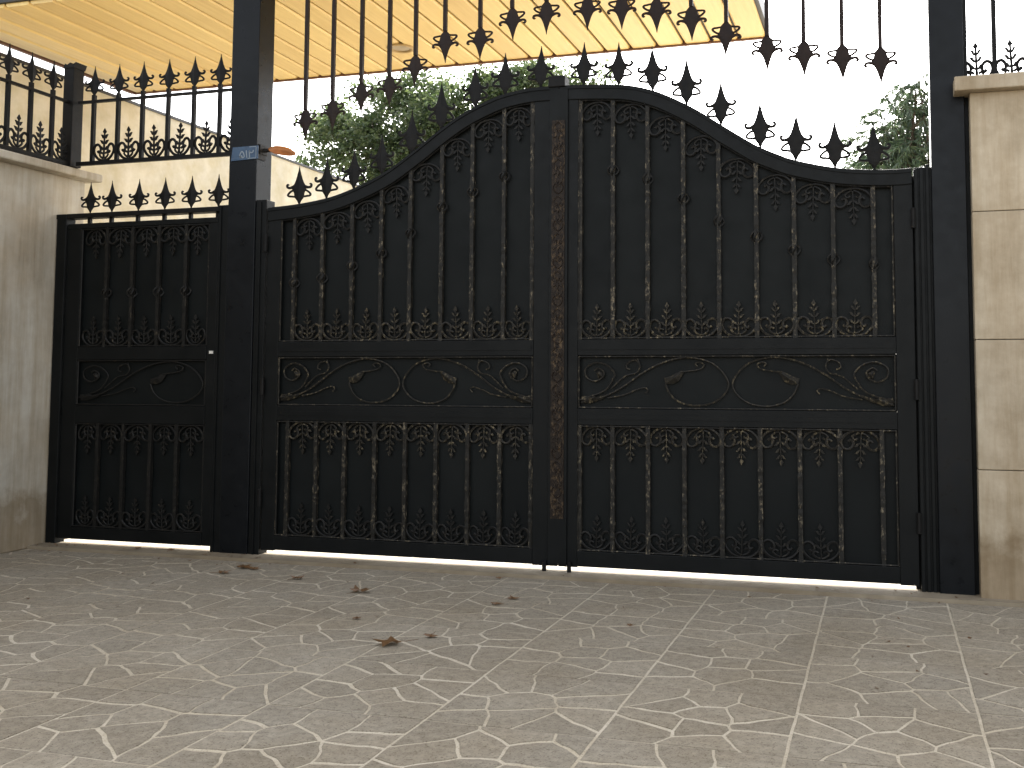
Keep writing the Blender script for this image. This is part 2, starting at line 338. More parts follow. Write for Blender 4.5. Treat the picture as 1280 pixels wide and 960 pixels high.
# ------------------------------------------------------------------ double gate
ZB0, ZB1, ZM0, ZM1, ZT0 = .132, .801, .889, .1742+1, 1.261
def gate_leaf(label, xl, xr, pl, pr, bars_t, bars_b, knots, spears, extra):
    t = thing('gate_leaf', label, 'gate leaf', ((xl+xr)/2, 0, .04), 'arched double gate leaves')
    # stiles
    for a, b in ((xl, pl), (pr, xr)):
        n = 8; xs = [lerp(a, b, i/n) for i in range(n+1)]
        MB().band([(x, innerz(x)+.004) for x in xs], [(x, .045) for x in xs], YF+.003, YB-.003).build('stile', M_FRAME, t, bevel=.003)
    n = 60; xs = [lerp(xl, xr, i/n) for i in range(n+1)]
    MB().band([(x, topz(x)) for x in xs], [(x, innerz(x)) for x in xs], YF-.004, YB+.004).build('arched_top_rail', M_FRAME, t, bevel=.004)
    MB().band([(x, topz(x)-.012) for x in xs], [(x, topz(x)-.022) for x in xs], YF-.010, YF-.004).build('top_moulding', M_FRAME, t)
    for z0, z1 in ((.05, ZB0), (ZB1, ZM0), (ZM1, ZT0)):
        MB().box(pl, pr, YF, YB, z0, z1).build('cross_rail', M_FRAME, t, bevel=.003)
        if z0 > .2: MB().box(pl+.01, pr-.01, YF-.004, YF, (z0+z1)/2-.012, (z0+z1)/2+.012).build('rail_moulding', M_FRAME, t)
    # sheets
    for z0, z1 in ((ZB0, ZB1), (ZM0, ZM1)): MB().box(pl, pr, .004, .008, z0, z1).build('sheet_panel', M_PANEL, t)
    xs = [lerp(pl, pr, i/40) for i in range(41)]
    MB().band([(x, innerz(x)) for x in xs], [(x, ZT0) for x in xs], .004, .008).build('sheet_panel', M_PANEL, t)
    panel_trim(t, pl+.006, pr-.006, ZB0+.006, ZB1-.006); panel_trim(t, pl+.006, pr-.006, ZM0+.006, ZM1-.006)
    panel_trim(t, pl+.006, pr-.006, ZT0+.006, 0, top=1)
    # upper panel
    for i, x in enumerate(bars_t): bar_twist(x, ZT0, innerz(x)).build('baluster', M_BAR, t)
    for px, py in knots:
        p = onY(px, py, -.015); x = min(bars_t, key=lambda q: abs(q-p.x)); put('basket_knot', ME_KNOT, t, (x, -.014, p.z), (0, 0, random.random()))
    for i, (a, b) in enumerate(zip(bars_t, bars_t[1:])):
        c = (a+b)/2; s = (b-a-.02)/.145; zt = min(innerz(a), innerz(b), innerz(c))
        put('scroll', ME_SCR, t, (c, -.014, ZT0+.008), scale=(s, 1, 1)); put('leaf_sprig', ME_SPR, t, (c, -.014, ZT0+.055))
        k = (innerz(b)-innerz(a))/(b-a)
        put('scroll', ME_SCRD, t, (c, -.014, innerz(c)-.012-abs(k)*.03), (0, PI, 0), (s, 1, 1)); put('leaf_sprig', ME_SPRD, t, (c, -.014, innerz(c)-.06-abs(k)*.03), (0, PI, 0))
    # lower panel
    for x in bars_b: bar_twist(x, ZB0, ZB1).build('baluster', M_BAR, t)
    for i, (a, b) in enumerate(zip(bars_b, bars_b[1:])):
        c = (a+b)/2; s = (b-a-.02)/.145
        put('scroll', ME_SCR, t, (c, -.014, ZB1-.008), (0, PI, 0), (s, 1, 1)); put('leaf_sprig', ME_SPR, t, (c, -.014, ZB1-.055), (0, PI, 0))
        if extra == 'right' and i == len(bars_b)-2: continue
        put('scroll', ME_SCRD, t, (c, -.014, ZB0+.008), scale=(s, 1, 1)); put('leaf_sprig', ME_SPRD, t, (c, -.014, ZB0+.055))
    # middle panel
    xm = (pl+pr)/2; g = .012
    scroll_panel(t, pl+.012, xm-.004, ZM0+g, ZM1-g); scroll_panel(t, pr-.012, xm+.004, ZM0+g, ZM1-g)
    for px, py in spears:
        p = onY(px, py, 0); zb = topz(p.x)-.008; h = p.z-zb
        put('spear_head', ME_SPEAR, t, (p.x, 0, zb), (0, random.uniform(-.02, .02), random.uniform(-.1, .1)), (1.1, 1, h/.235))
    return t
PL, PR_ = -3.440, -1.846; QL, QR = -1.592, .060
JX = -1.700
zt_ = 400
LT = [X_(x, 419) for x in (366.4, 401.4, 438.5, 475, 511.4, 550.7, 589, 628.9)]+[PR_-.012]
RTb = [QL+.012]+[X_(x, 392) for x in (766.4, 810, 855, 899.4, 946.5, 994, 1043, 1093.5)]
LB = [X_(x, 597) for x in (359, 394.6, 430, 468, 506, 544.7, 584.4, 624.4)]+[PR_-.012]
RB = [QL+.012]+[X_(x, 625) for x in (766, 810.4, 856, 903, 951, 1000.7, 1051, 1103.7)]
gl = gate_leaf('left leaf of the arched black double gate, with stamped brown meeting strip', -3.527, JX-.003, PL, PR_, LT, LB,
    [(368, 353.5), (404, 347.7), (441, 332.5), (479, 317), (514, 292), (553, 259), (590, 240), (632, 221)],
    [(375, 207.6), (409, 197), (443, 185), (478, 166.6), (515, 138), (552, 102), (595, 81), (632, 66), (676, 57.6)], 'left')
gr = gate_leaf('right leaf of the arched black double gate, ending at the right post', JX+.003, .150, QL, QR, RTb, RB,
    [(767.6, 213), (811, 223), (856.6, 248.6), (902, 275.5), (945.8, 296), (994, 312.5), (1043, 324), (1094, 329)],
    [(729.6, 53), (773.4, 53), (816, 57.6), (858, 73), (901, 101), (950, 127), (994, 142), (1043, 150), (1092, 153.4)], 'right')
# meeting strip on the left leaf
ax0, ax1 = -1.742, -1.660; ac = (ax0+ax1)/2
st = MB().box(ax0-.012, ax1+.012, -.040, -.0345, .06, topz(ac)-.02).build('meeting_strip', M_FRAME, gl, bevel=.002)
zs0, zs1 = .30, 2.47
rib = MB().box(ax0+.004, ax1-.004, -.0445, -.0402, zs0, zs1).build('stamped_strip', M_ASTR, gl)
def motif():
    b = MB()
    for s in (-1, 1):
        b.tube([(s*x, 0, z) for x, z in smooth_line([(0, -.045), (.02, -.03), (.028, -.008), (.018, .012), (.006, .004), (.012, -.008)], 3)], .0042, 5)
        b.prism([(s*.004, .008), (s*.024, .02), (s*.028, .044), (s*.010, .034)], -.004, .003)
    b.prism([(0, .014), (.009, .03), (0, .05), (-.009, .03)], -.005, .003)
    return b.mesh('stamped_motif', M_ASTR)
MEM = motif(); nm = 21
for i in range(nm):
    z = lerp(zs0+.055, zs1-.055, i/(nm-1)); o = put('stamped_motif', MEM, None, (ac, -.0455, z), (0, 0 if i % 2 else PI, 0)); o.parent = rib; o.location = Vector((ac, -.0455, z))
for o in (st, rib): o.location = -PWORLD[gl.name]
p = onY(699, 102); MB().box(p.x-.048, p.x+.048, -.05, .04, topz(p.x)-.01, topz(p.x)+.052).build('top_stop', M_SPEAR, gl, bevel=.004)
for o_, px in ((gl, 682), (gr, 713)):
    x = X_(px, 705); MB().tube([(x, -.04, .075), (x, -.04, .004)], .012, 8).build('drop_bolt', M_SPEAR, o_)
# every mesh built in world space: shift under its thing
def settle(t):
    for c in t.children:
        if c.name.startswith(('leaf_sprig', 'scroll')) and c.data in (ME_SCR, ME_SPR, ME_SCRD, ME_SPRD): c.rotation_euler.y += random.uniform(-.045, .045); c.rotation_euler.z += random.uniform(-.12, .12)
    for c in t.children:
        if c.location == Vector((0, 0, 0)): c.location = -PWORLD[t.name]
settle(gl); settle(gr)
# ------------------------------------------------------------------ pedestrian gate
xl, xr, pl, pr = -4.985, -3.872, -4.880, -3.932
t = thing('pedestrian_gate', 'narrow black pedestrian gate left of the tall post', 'gate', ((xl+xr)/2, 0, .04))
for a, b in ((xl, pl), (pr, xr)): MB().box(a, b, YF+.003, YB-.003, .05, 2.022).build('stile', M_FRAME, t, bevel=.003)
for z0, z1 in ((.05, .124), (.768, .878), (1.161, 1.241), (1.992, 2.025)): MB().box(pl if z1 < 2 else xl, pr if z1 < 2 else xr, YF, YB, z0, z1).build('cross_rail', M_FRAME, t, bevel=.003)
for z0, z1 in ((.124, .768), (.878, 1.161), (1.241, 1.992)):
    MB().box(pl, pr, .004, .008, z0, z1).build('sheet_panel', M_PANEL, t); panel_trim(t, pl+.006, pr-.006, z0+.006, z1-.006, M_BARD)
ub = [X_(x, 365) for x in (106, 133, 165, 198, 232, 266)]; ub[0] = pl+.012; ub[-1] = pr-.012
lb = [X_(x, 600) for x in (92, 121, 153, 187, 220, 254)]; lb[0] = pl+.012; lb[-1] = pr-.012
for x in ub[1:-1]:
    bar_twist(x, 1.241, 1.992).build('baluster', M_BARD, t); put('basket_knot', ME_KNOT, t, (x, -.014, onY(200, 365).z), (0, 0, random.random()))
for x in lb[1:-1]: bar_twist(x, .124, .768).build('baluster', M_BARD, t)
for bb, z0, z1 in ((ub, 1.241, 1.992), (lb, .124, .768)):
    for a, b in zip(bb, bb[1:]):
        c = (a+b)/2; s = (b-a-.02)/.145
        put('scroll', ME_SCRD, t, (c, -.014, z0+.008), scale=(s, 1, 1)); put('leaf_sprig', ME_SPRD, t, (c, -.014, z0+.055))
        put('scroll', ME_SCRD, t, (c, -.014, z1-.008), (0, PI, 0), (s, 1, 1)); put('leaf_sprig', ME_SPRD, t, (c, -.014, z1-.055), (0, PI, 0))
scroll_panel(t, pl+.012, pr+.18-.2, .89, 1.149, M_BARD)
x = pr+.028; MB().box(x-.004, x+.024, -.036, -.0305, 1.195, 1.212).build('latch_gap_glint', M_GAPLIGHT, t)  # small pale plate imitating the sun spot at the latch gap
settle(t)
# fixed frame of the pedestrian gate
t = thing('gate_surround', 'thin black fixed surround with six spear heads over the narrow gate', 'gate surround', (-4.4, 0, .01))
MB().box(-5.062, -4.990, -.04, .04, .0, 2.088).build('jamb', M_FRAME, t, bevel=.003)
MB().box(-5.075, -3.795, -.035, .035, 2.060, 2.090).build('lintel', M_SPEAR, t, bevel=.003)
for px, py in ((113, 262), (140, 262), (173, 261), (206, 260), (239, 259), (273, 258)):
    x = X_(px, py, 0)
    put('spear_head', ME_SPEAR, t, (x, 0, 2.084), (0, random.uniform(-.02, .02), 0), (1, 1, .9)); MB().box(x-.010, x+.010, -.010, .010, 2.026, 2.060).build('pin', M_SPEAR, t)
settle(t)
# ------------------------------------------------------------------ tall posts
t = thing('gate_post', 'tall black steel post between the pedestrian gate and the double gate', 'post', (-3.715, .05, 0), 'tall square gate posts')
PXR = X_(326, 52, -.03); pd = 0.10
d = ray(343, 60); Yd = -DIST+d.y*(PXR/d.x)
MB().box(-3.795, PXR, -.045, Yd, 0, 3.46).build('shaft', M_POST, t, bevel=.004)
MB().box(-3.865, -3.797, -.038, .05, 0, 2.095).build('jamb', M_FRAME, t, bevel=.003)
MB().box(PXR+.002, -3.533, -.038, .05, 0, 2.115).build('jamb', M_FRAME, t, bevel=.003)
MB().box(-3.85, -3.84, -.046, -.038, 0, 2.09).build('jamb_bead', M_FRAME, t); MB().box(PXR+.03, PXR+.042, -.046, -.038, 0, 2.10).build('jamb_bead', M_FRAME, t)
for z in (.35, 1.0, 1.85): MB().tube([(-3.530, -.045, z-.05), (-3.530, -.045, z+.05)], .012, 8).build('hinge', M_SPEAR, t)
settle(t); print('post', PXR, Yd)
t = thing('gate_post', 'tall black steel post at the right end of the double gate', 'post', (.32, .05, 0), 'tall square gate posts')
MB().box(.243, .405, -.045, .12, 0, 3.46).build('shaft', M_POST, t, bevel=.004)
MB().box(.158, .2445, -.020, .06, 0, topz(.15)).build('jamb', M_FRAME, t, bevel=.003); MB().box(.135, .241, .036, .05, 0, topz(.15)-.03).build('jamb', M_FRAME, t, bevel=.003)
MB().box(.4055, .4235, -.02, .10, 0, 3.4).build('dark_gap_filler', M_FRAME, t)  # dark filler added so the gap beside the pillar stays dark
for x in (.160, .186, .214): MB().box(x, x+.018, -.032, -.020, 0, topz(x)-.01).build('jamb_bead', M_FRAME, t, bevel=.004)
for z in (.35, 1.0, 1.85): MB().tube([(.153, -.045, z-.05), (.153, -.045, z+.05)], .012, 8).build('hinge', M_SPEAR, t)
settle(t)
# ------------------------------------------------------------------ grilles
def grille(t, xs, zb, z0, z1, ztip, sprigs, Y=0., R=None, bw=.011):
    """upright bars from rail z0 to rail z1 carrying spear heads; R maps (s) to a point on the run"""
    if R is None: R = lambda s: (s, Y)
    (ax, ay), (bx, by) = R(xs[0]-zb[0]), R(xs[-1]+zb[1])
    ang = math.atan2(by-ay, bx-ax)
    for z, h in ((z0, .024), (z1, .016)):
        nx, ny = -math.sin(ang)*.012, math.cos(ang)*.012
        v = [(ax-nx, ay-ny, z), (bx-nx, by-ny, z), (bx+nx, by+ny, z), (ax+nx, ay+ny, z)]
        MB().add(v+[(a, b, c+h) for a, b, c in v], [(3, 2, 1, 0), (4, 5, 6, 7), (0, 1, 5, 4), (1, 2, 6, 5), (2, 3, 7, 6), (3, 0, 4, 7)]).build('rail', M_SPEAR, t)
    for s in xs:
        x, y = R(s)
        MB().box(x-bw, x+bw, y-bw, y+bw, z0+.025, z1+.05).build('bar', M_SPEAR, t)
        put('spear_head', ME_SPEAR, t, (x, y, z1+.03), (0, 0, ang), (1, 1, (ztip-z1-.03)/.235))
    for s in sprigs:
        x, y = R(s); put('scroll', ME_SCRK, t, (x, y, z0+.026), (0, 0, ang), (1.0, 1, 1.1)); put('leaf_sprig', ME_SPRK, t, (x, y, z0+.080), (0, random.uniform(-.05, .05), ang), (1.15, 1, 1.1))
zr0, zr1 = onY(103, 205).z-.012, onY(200, 120).z-.008
tx = [X_(x, 150, 0) for x in (117, 147.5, 178, 210, 242, 274.5)]
tip = onY(214, 73.5).z
c0 = -5.006
t = thing('transom_grille', 'black spear-topped grille spanning above the narrow pedestrian gate', 'grille', (-4.4, 0, zr0))
grille(t, tx, (.115, .11), zr0, zr1, tip, [X_(x, 175, 0) for x in (130.5, 161, 193, 224.5, 257, 289)]); settle(t)
t = thing('railing_post', 'short black post with a torn top on the left wall corner', 'post', (c0, 0, 2.40))
zt = onY(93, 83).z
b = MB(); b.box(c0-.045, c0+.032, -.04, .05, 2.40, zt-.02); b.build('shaft', M_SPEAR, t, bevel=.003)
b = MB(); b.prism([(c0-.05, zt-.022), (c0+.036, zt-.022), (c0+.05, zt+.012), (c0+.02, zt-.004), (c0+.005, zt+.012), (c0-.02, zt-.002), (c0-.036, zt+.008)], -.045, .052); b.build('torn_cap', M_SPEAR, t); settle(t)
t = thing('wall_railing', 'black spear railing standing on the left stone wall coping', 'railing', (c0, -1, 2.40))
ss = [.17*i for i in range(1, 16)]
grille(t, ss, (.15, .1), zr0, zr1, tip, [s-.085 for s in ss], R=lambda s: (c0, -s)); settle(t)
# overhead hanging spears
ov = [(381, 176), (415, 164), (451, 143), (486, 134), (519, 109), (556, 79), (600, 75), (640, 51), (683, 43), (734, 38), (777, 37), (820, 41), (864, 51), (908, 71), (959, 89), (1005, 96), (1053, 101), (1101, 105)]
t = thing('overhead_grille', 'row of black bars hanging over the double gate with spears pointing down', 'grille', (-1.7, .05, 3.44))
MB().box(PXR+.002, .241, .015, .085, 3.40, 3.46).build('top_beam', M_POST, t, bevel=.003)
for px, py in ov:
    p = onY(px, py, .05); sc = .92
    put('spear_head', ME_SPEARO, t, (p.x, .05, p.z+.235*sc), (0, PI+random.uniform(-.03, .03), 0), (1.1, 1, sc))
    MB().box(p.x-.0105, p.x+.0105, .0395, .0605, p.z+.19, 3.40).build('bar', M_OVER, t)
settle(t)
# ------------------------------------------------------------------ number plate and copper disc on the tall post
def flat_stroke(b, pts, w, y):
    pts = smooth_line(pts, 4); n = len(pts); v = []
    for i, (x, z) in enumerate(pts):
        a, c = pts[max(i-1, 0)], pts[min(i+1, n-1)]; dx, dz = c[0]-a[0], c[1]-a[1]; l = math.hypot(dx, dz)+1e-9
        v += [(x-dz/l*w, y, z+dx/l*w), (x+dz/l*w, y, z-dx/l*w)]
    b.add(v+[(a, y-.0015, c) for a, _, c in v], [(2*i, 2*i+1, 2*i+3, 2*i+2) for i in range(n-1)]+[(2*n+2*i, 2*n+2*i+2, 2*n+2*i+3, 2*n+2*i+1) for i in range(n-1)])
A, B = onY(291.5, 184, -.05), onY(322.5, 198.5, -.05)
x0, x1, z0, z1 = A.x, B.x, B.z, A.z
t = thing('house_number_plate', 'small faded blue number plate wrapped round the tall post', 'number plate', ((x0+x1)/2, -.05, (z0+z1)/2))
pb = MB().prism([(x0-.012, z0-.004), (x1, z0+.002), (x1, z1), (x0-.002, z1-.002)], -.052, -.0475).build('plate', M_BLUE, t)
MB().box(PXR+.001, PXR+.006, -.05, Yd*.35, z0+.004, z1-.002).build('side_band', M_SPEAR, t)
w, h = x1-x0, z1-z0
U = lambda pts: [(x0+u*w, z0+v*h) for u, v in pts]
for pts in ([(.36, .15), (.28, .28), (.36, .62), (.44, .45), (.46, .22), (.40, .14), (.36, .30), (.30, .16), (.28, .28)],
            [(.54, .68), (.57, .12)],
            [(.68, .12), (.66, .66), (.70, .50), (.80, .52), (.82, .68)]):
    b = MB(); flat_stroke(b, U(pts), .0035, -.0525); b.build('digit', M_WHITE, t)
b = MB(); flat_stroke(b, U([(.93, .1), (.93, .9)]), .0022, -.0525); flat_stroke(b, U([(.66, .93), (.93, .93)]), .0022, -.0525); flat_stroke(b, U([(.6, .07), (.93, .07)]), .0022, -.0525); b.build('plate_border', M_WHITE, t)
settle(t)
c = onY(353, 187, .03)
t = thing('copper_lamp_shade', 'orange copper oval shade on a short bracket beside the blue plate', 'lamp shade', tuple(c))
b = MB(); n = 28; rings = [(.0, .013), (.035, .012), (.062, .004), (.082, -.010), (.084, -.014), (.078, -.013), (.058, -.004), (.03, .002), (0, .003)]
vs = []; fs = []
for r_, z in rings:
    for j in range(n): q = 2*PI*j/n; vs.append((r_*math.cos(q), r_*math.sin(q)*.95, z))
for i in range(len(rings)-1):
    for j in range(n): fs.append((i*n+j, i*n+(j+1) % n, (i+1)*n+(j+1) % n, (i+1)*n+j))
b.add(vs, fs); o = put('shade', b.mesh('shade', M_COPPER, True), None); o.parent = t; o.rotation_euler = (math.radians(-7), math.radians(4), 0)
b = MB().tube([(c.x-.085, c.y, c.z), (PXR+.004, .02, c.z-.002)], [.010, .014], 8); b.build('bracket', M_SPEAR, t)
b = MB().box(PXR+.002, PXR+.010, -.025, .055, c.z-.03, c.z+.03); b.build('mounting_plate', M_SPEAR, t, bevel=.003); settle(t); o.location = (0, 0, 0)
# ------------------------------------------------------------------ walls
t = thing('stone_wall', 'grey beige stone boundary wall with overhanging coping at far left', 'wall', (-5.2, -2, 0))
MB().box(-5.40, -5.072, -5.2, .20, 0, 2.345).build('wall_face', M_WALL, t, bevel=.008)
MB().box(-5.46, -4.985, -5.25, .26, 2.345, 2.398).build('coping', M_WALL, t, bevel=.010); settle(t)
t = thing('neighbour_wall', 'tall cream travertine side wall of the courtyard, dark flashing on top', 'wall', (-6.1, 5, 0))
MB().box(-6.25, -6.0, -2.5, 12, 0, 3.33).build('wall_face', M_CREAM, t); MB().box(-6.27, -5.985, -2.5, 12, 3.33, 3.352).build('flashing', M_FLASH, t)
settle(t)
t = thing('stone_pillar', 'tan limestone pillar with projecting cap beside the right post', 'pillar', (.72, .1, 0))
zc0, zc1 = onY(1200, 115, -.13).z, onY(1200, 97, -.13).z; z = 0; hs = [.62, .62, .62, zc0-1.86]
for i, hh in enumerate(hs):
    MB().box(.424+(i % 2)*.001, 1.05, -.10, .32, z+(.002 if i else 0), z+hh-.001).build('stone_block', M_PILLAR, t, bevel=.004); z += hh
MB().box(.352, 1.12, -.16, .38, zc0, zc1).build('cap', M_PILLAR, t, bevel=.006); settle(t)
t = thing('stone_wall', 'tan stone wall running on beyond the right pillar', 'wall', (3, .1, 0))
MB().box(1.052, 6, -.06, .28, 0, 2.3).build('wall_face', M_PILLAR, t); MB().box(1.122, 6.05, -.12, .34, 2.3, 2.36).build('coping', M_PILLAR, t); settle(t)
t = thing('pillar_railing', 'black sprigged railing standing on the right pillar cap', 'railing', (.75, 0, zc1))
xs_ = [.56, .72, .88, 1.04]
grille(t, xs_, (.13, .05), zc1+.002, zc1+.52, zc1+.75, [.475, .64, .80, .96], Y=.08); settle(t)
# ------------------------------------------------------------------ canopy
HC = 3.50; ye = sum(onZ(x, y, HC).y for x, y in ((300, 109), (600, 78), (860, 52)))/3; xe = -6.17
t = thing('canopy', 'flat canopy with honey coloured plank soffit behind the gate', 'canopy', (-2.3, 1, HC))
n = 27; pw = .2; x = xe
for i in range(n):
    b = MB(); a, c_ = x+.009, x+pw-.009
    v = [(a, -.02, HC+.010), (a+.012, -.02, HC), (c_-.012, -.02, HC), (c_, -.02, HC+.010), (c_, -.02, HC+.025), (a, -.02, HC+.025)]
    m_ = len(v); b.add(v+[(q[0], ye-.02, q[2]) for q in v], [tuple(range(m_-1, -1, -1)), tuple(range(m_, 2*m_))]+[(k, (k+1) % m_, (k+1) % m_+m_, k+m_) for k in range(m_)])
    b.build('ceiling_plank', M_PLANK, t); x += pw
xe1 = xe+n*pw
MB().box(xe-.02, xe1+.02, -.04, ye, HC+.026, HC+.14).build('roof_slab', M_FLASH, t)
MB().box(xe-.02, xe1+.02, ye-.018, ye+.012, HC-.010, HC+.025).build('fascia_trim', M_TRIM, t)
MB().box(xe-.035, xe-.002, -.04, ye-.02, HC-.010, HC+.025).build('fascia_trim', M_TRIM, t); settle(t)
c = onZ(501, 60, HC)
t = thing('recessed_downlight', 'round recessed downlight in the plank soffit, unlit', 'downlight', (c.x, c.y, HC))
def ringm(name, rs, m, par):
    vs, fs, k = [], [], 28
    for r_, z in rs:
        for j in range(k): q = 2*PI*j/k; vs.append((r_*math.cos(q), r_*math.sin(q), z))
    for i in range(len(rs)-1):
        for j in range(k): fs.append((i*k+j, i*k+(j+1) % k, (i+1)*k+(j+1) % k, (i+1)*k+j))
    b = MB().add(vs, fs); o = put(name, b.mesh(name, m, True), None); o.parent = par; return o
ringm('rim', [(.105, .001), (.105, -.006), (.085, -.012), (.072, -.006), (.072, -.001)], mat('downlight_rim', (.42, .27, .09), .4), t)
ringm('reflector', [(.071, -.002), (.03, -.0035), (.001, -.004)], mat('downlight_glass', (.35, .27, .16), .25), t)
# ------------------------------------------------------------------ ground
struct(MB().box(-90, 90, -90, 90, -.25, -.16).build('ground', M_EARTH))
big = MB(); big.add([(-1500, -1500, -.26), (1500, -1500, -.26), (1500, 1500, -.26), (-1500, 1500, -.26)], [(0, 1, 2, 3)]); struct(big.build('outer_ground', M_EARTH))
struct(MB().box(-5.07, 14, .03, 30, -.15, .016).build('courtyard_floor', M_YARD))
struct(MB().box(-5.98, -5.41, .03, 30, -.15, .002).build('courtyard_edge', M_YARD))
struct(MB().box(-5.40, -5.072, .201, 30, -.15, .001).build('courtyard_kerb', M_YARD))
struct(MB().box(-5.07, 6, -.17, .028, -.15, .020).build('threshold', M_THRESH))
pav = struct(MB().box(-5.07, 6, -9, -.172, -.15, .0).build('pavement', M_MORTAR))
# moulded paving: irregular stones clipped to strips .548 m wide
TW = .548; XJ = -1.925
def clip(poly, px, py, nx, ny):
    o = []
    for i in range(len(poly)):
        a, b = poly[i], poly[(i+1) % len(poly)]
        da = (a[0]-px)*nx+(a[1]-py)*ny; db = (b[0]-px)*nx+(b[1]-py)*ny
        if da <= 0: o.append(a)
        if (da < 0 < db) or (db < 0 < da): k = da/(da-db); o.append((a[0]+(b[0]-a[0])*k, a[1]+(b[1]-a[1])*k))
    return o
cells = []
rg = random.Random(3)
for i in range(-6, 8):
    tx0 = XJ+i*TW
    if tx0 < -5.6: continue
    for j in range(0, 10):
        ty1 = -.174-j*TW; ty0 = ty1-TW
        if ty0 < -5.0 or tx0 > 1.9: continue
        tx1 = min(tx0+TW, 6); a0 = max(tx0, -5.068)
        if tx1-a0 < .06: continue
        sd_ = []
        for gx in range(3):
            for gy in range(4):
                sd_.append((tx0+(gx+.5+rg.uniform(-.42, .42))*TW/3, ty0+(gy+.5+rg.uniform(-.42, .42))*TW/4))
        if rg.random() < .6: sd_.pop(rg.randrange(11))
        for k, s in enumerate(sd_):
            g = .0048; p = [(a0+g, ty0+g*.6), (tx1-g, ty0+g*.6), (tx1-g, ty1-g*.6), (a0+g, ty1-g*.6)]
            for q in sd_:
                if q is s: continue
                dx, dy = q[0]-s[0], q[1]-s[1]; l = math.hypot(dx, dy)
                p = clip(p, (s[0]+q[0])/2-dx/l*.0044, (s[1]+q[1])/2-dy/l*.0082, dx/l, dy/l)
                if len(p) < 3: break
            if len(p) >= 3:
                ar = abs(sum(p[u][0]*p[(u+1) % len(p)][1]-p[(u+1) % len(p)][0]*p[u][1] for u in range(len(p))))/2
                if ar > .0012: cells.append(p)
def in_view(p):
    cx = sum(a for a, _ in p)/len(p); cy = sum(b for _, b in p)/len(p)
    d = Vector((cx, cy, 0))-CAM; z = d.dot(fw)
    if z < .3: return None
    x = PPX+F*d.dot(right)/z; y = PPY-F*d.dot(upv)/z
    return (z if -40 < x < 1320 and y < 1000 else None)
def warp(x, y):                         # hand-cut joints: neighbours share the same wobble
    k = min(1, min(abs((x-XJ)/TW-round((x-XJ)/TW)), abs((y+.174)/TW-round((y+.174)/TW)))*TW/.03)
    return (x+k*.006*math.sin(x*29+y*17+1.3*math.sin(y*33)), y+k*.006*math.sin(y*31-x*19+1.1*math.sin(x*37)))
def stone_geo(b, p):
    q = []
    for i in range(len(p)):
        a, c = p[i], p[(i+1) % len(p)]; m_ = max(1, min(4, int(math.hypot(a[0]-c[0], a[1]-c[1])/.035)))
        q += [(lerp(a[0], c[0], u/m_), lerp(a[1], c[1], u/m_)) for u in range(m_)]
    p = [warp(x, y) for x, y in q]
    n = len(p); cx = sum(a for a, _ in p)/n; cy = sum(c for _, c in p)/n
    h = .0022+rg.uniform(-.0006, .0012); tlx, tly = rg.uniform(-.005, .005), rg.uniform(-.005, .005)
    v = [(x, y, .0005) for x, y in p]+[(x, y, h-.0012) for x, y in p]
    inn = []
    for x, y in p:
        l = math.hypot(x-cx, y-cy)+1e-6; k = max(.4, 1-.005/l*1.4); inn.append((cx+(x-cx)*k, cy+(y-cy)*k))
    v += [(x, y, h+(x-cx)*tlx+(y-cy)*tly) for x, y in inn]
    f = [(i, (i+1) % n, n+(i+1) % n, n+i) for i in range(n)]+[(n+i, n+(i+1) % n, 2*n+(i+1) % n, 2*n+i) for i in range(n)]+[tuple(range(2*n, 3*n))]
    b.add(v, f)
vis = sorted([(in_view(c), i) for i, c in enumerate(cells) if in_view(c)])
own = {i for _, i in vis[:300]}
rest = MB()
for i, c in enumerate(cells):
    if i in own: b = MB(); stone_geo(b, c); b.build('paving_stone', M_STONE, pav)
    else: stone_geo(rest, c)
stuff(rest.build('paving_stones', M_STONE, pav))
print('cells', len(cells), len(vis))
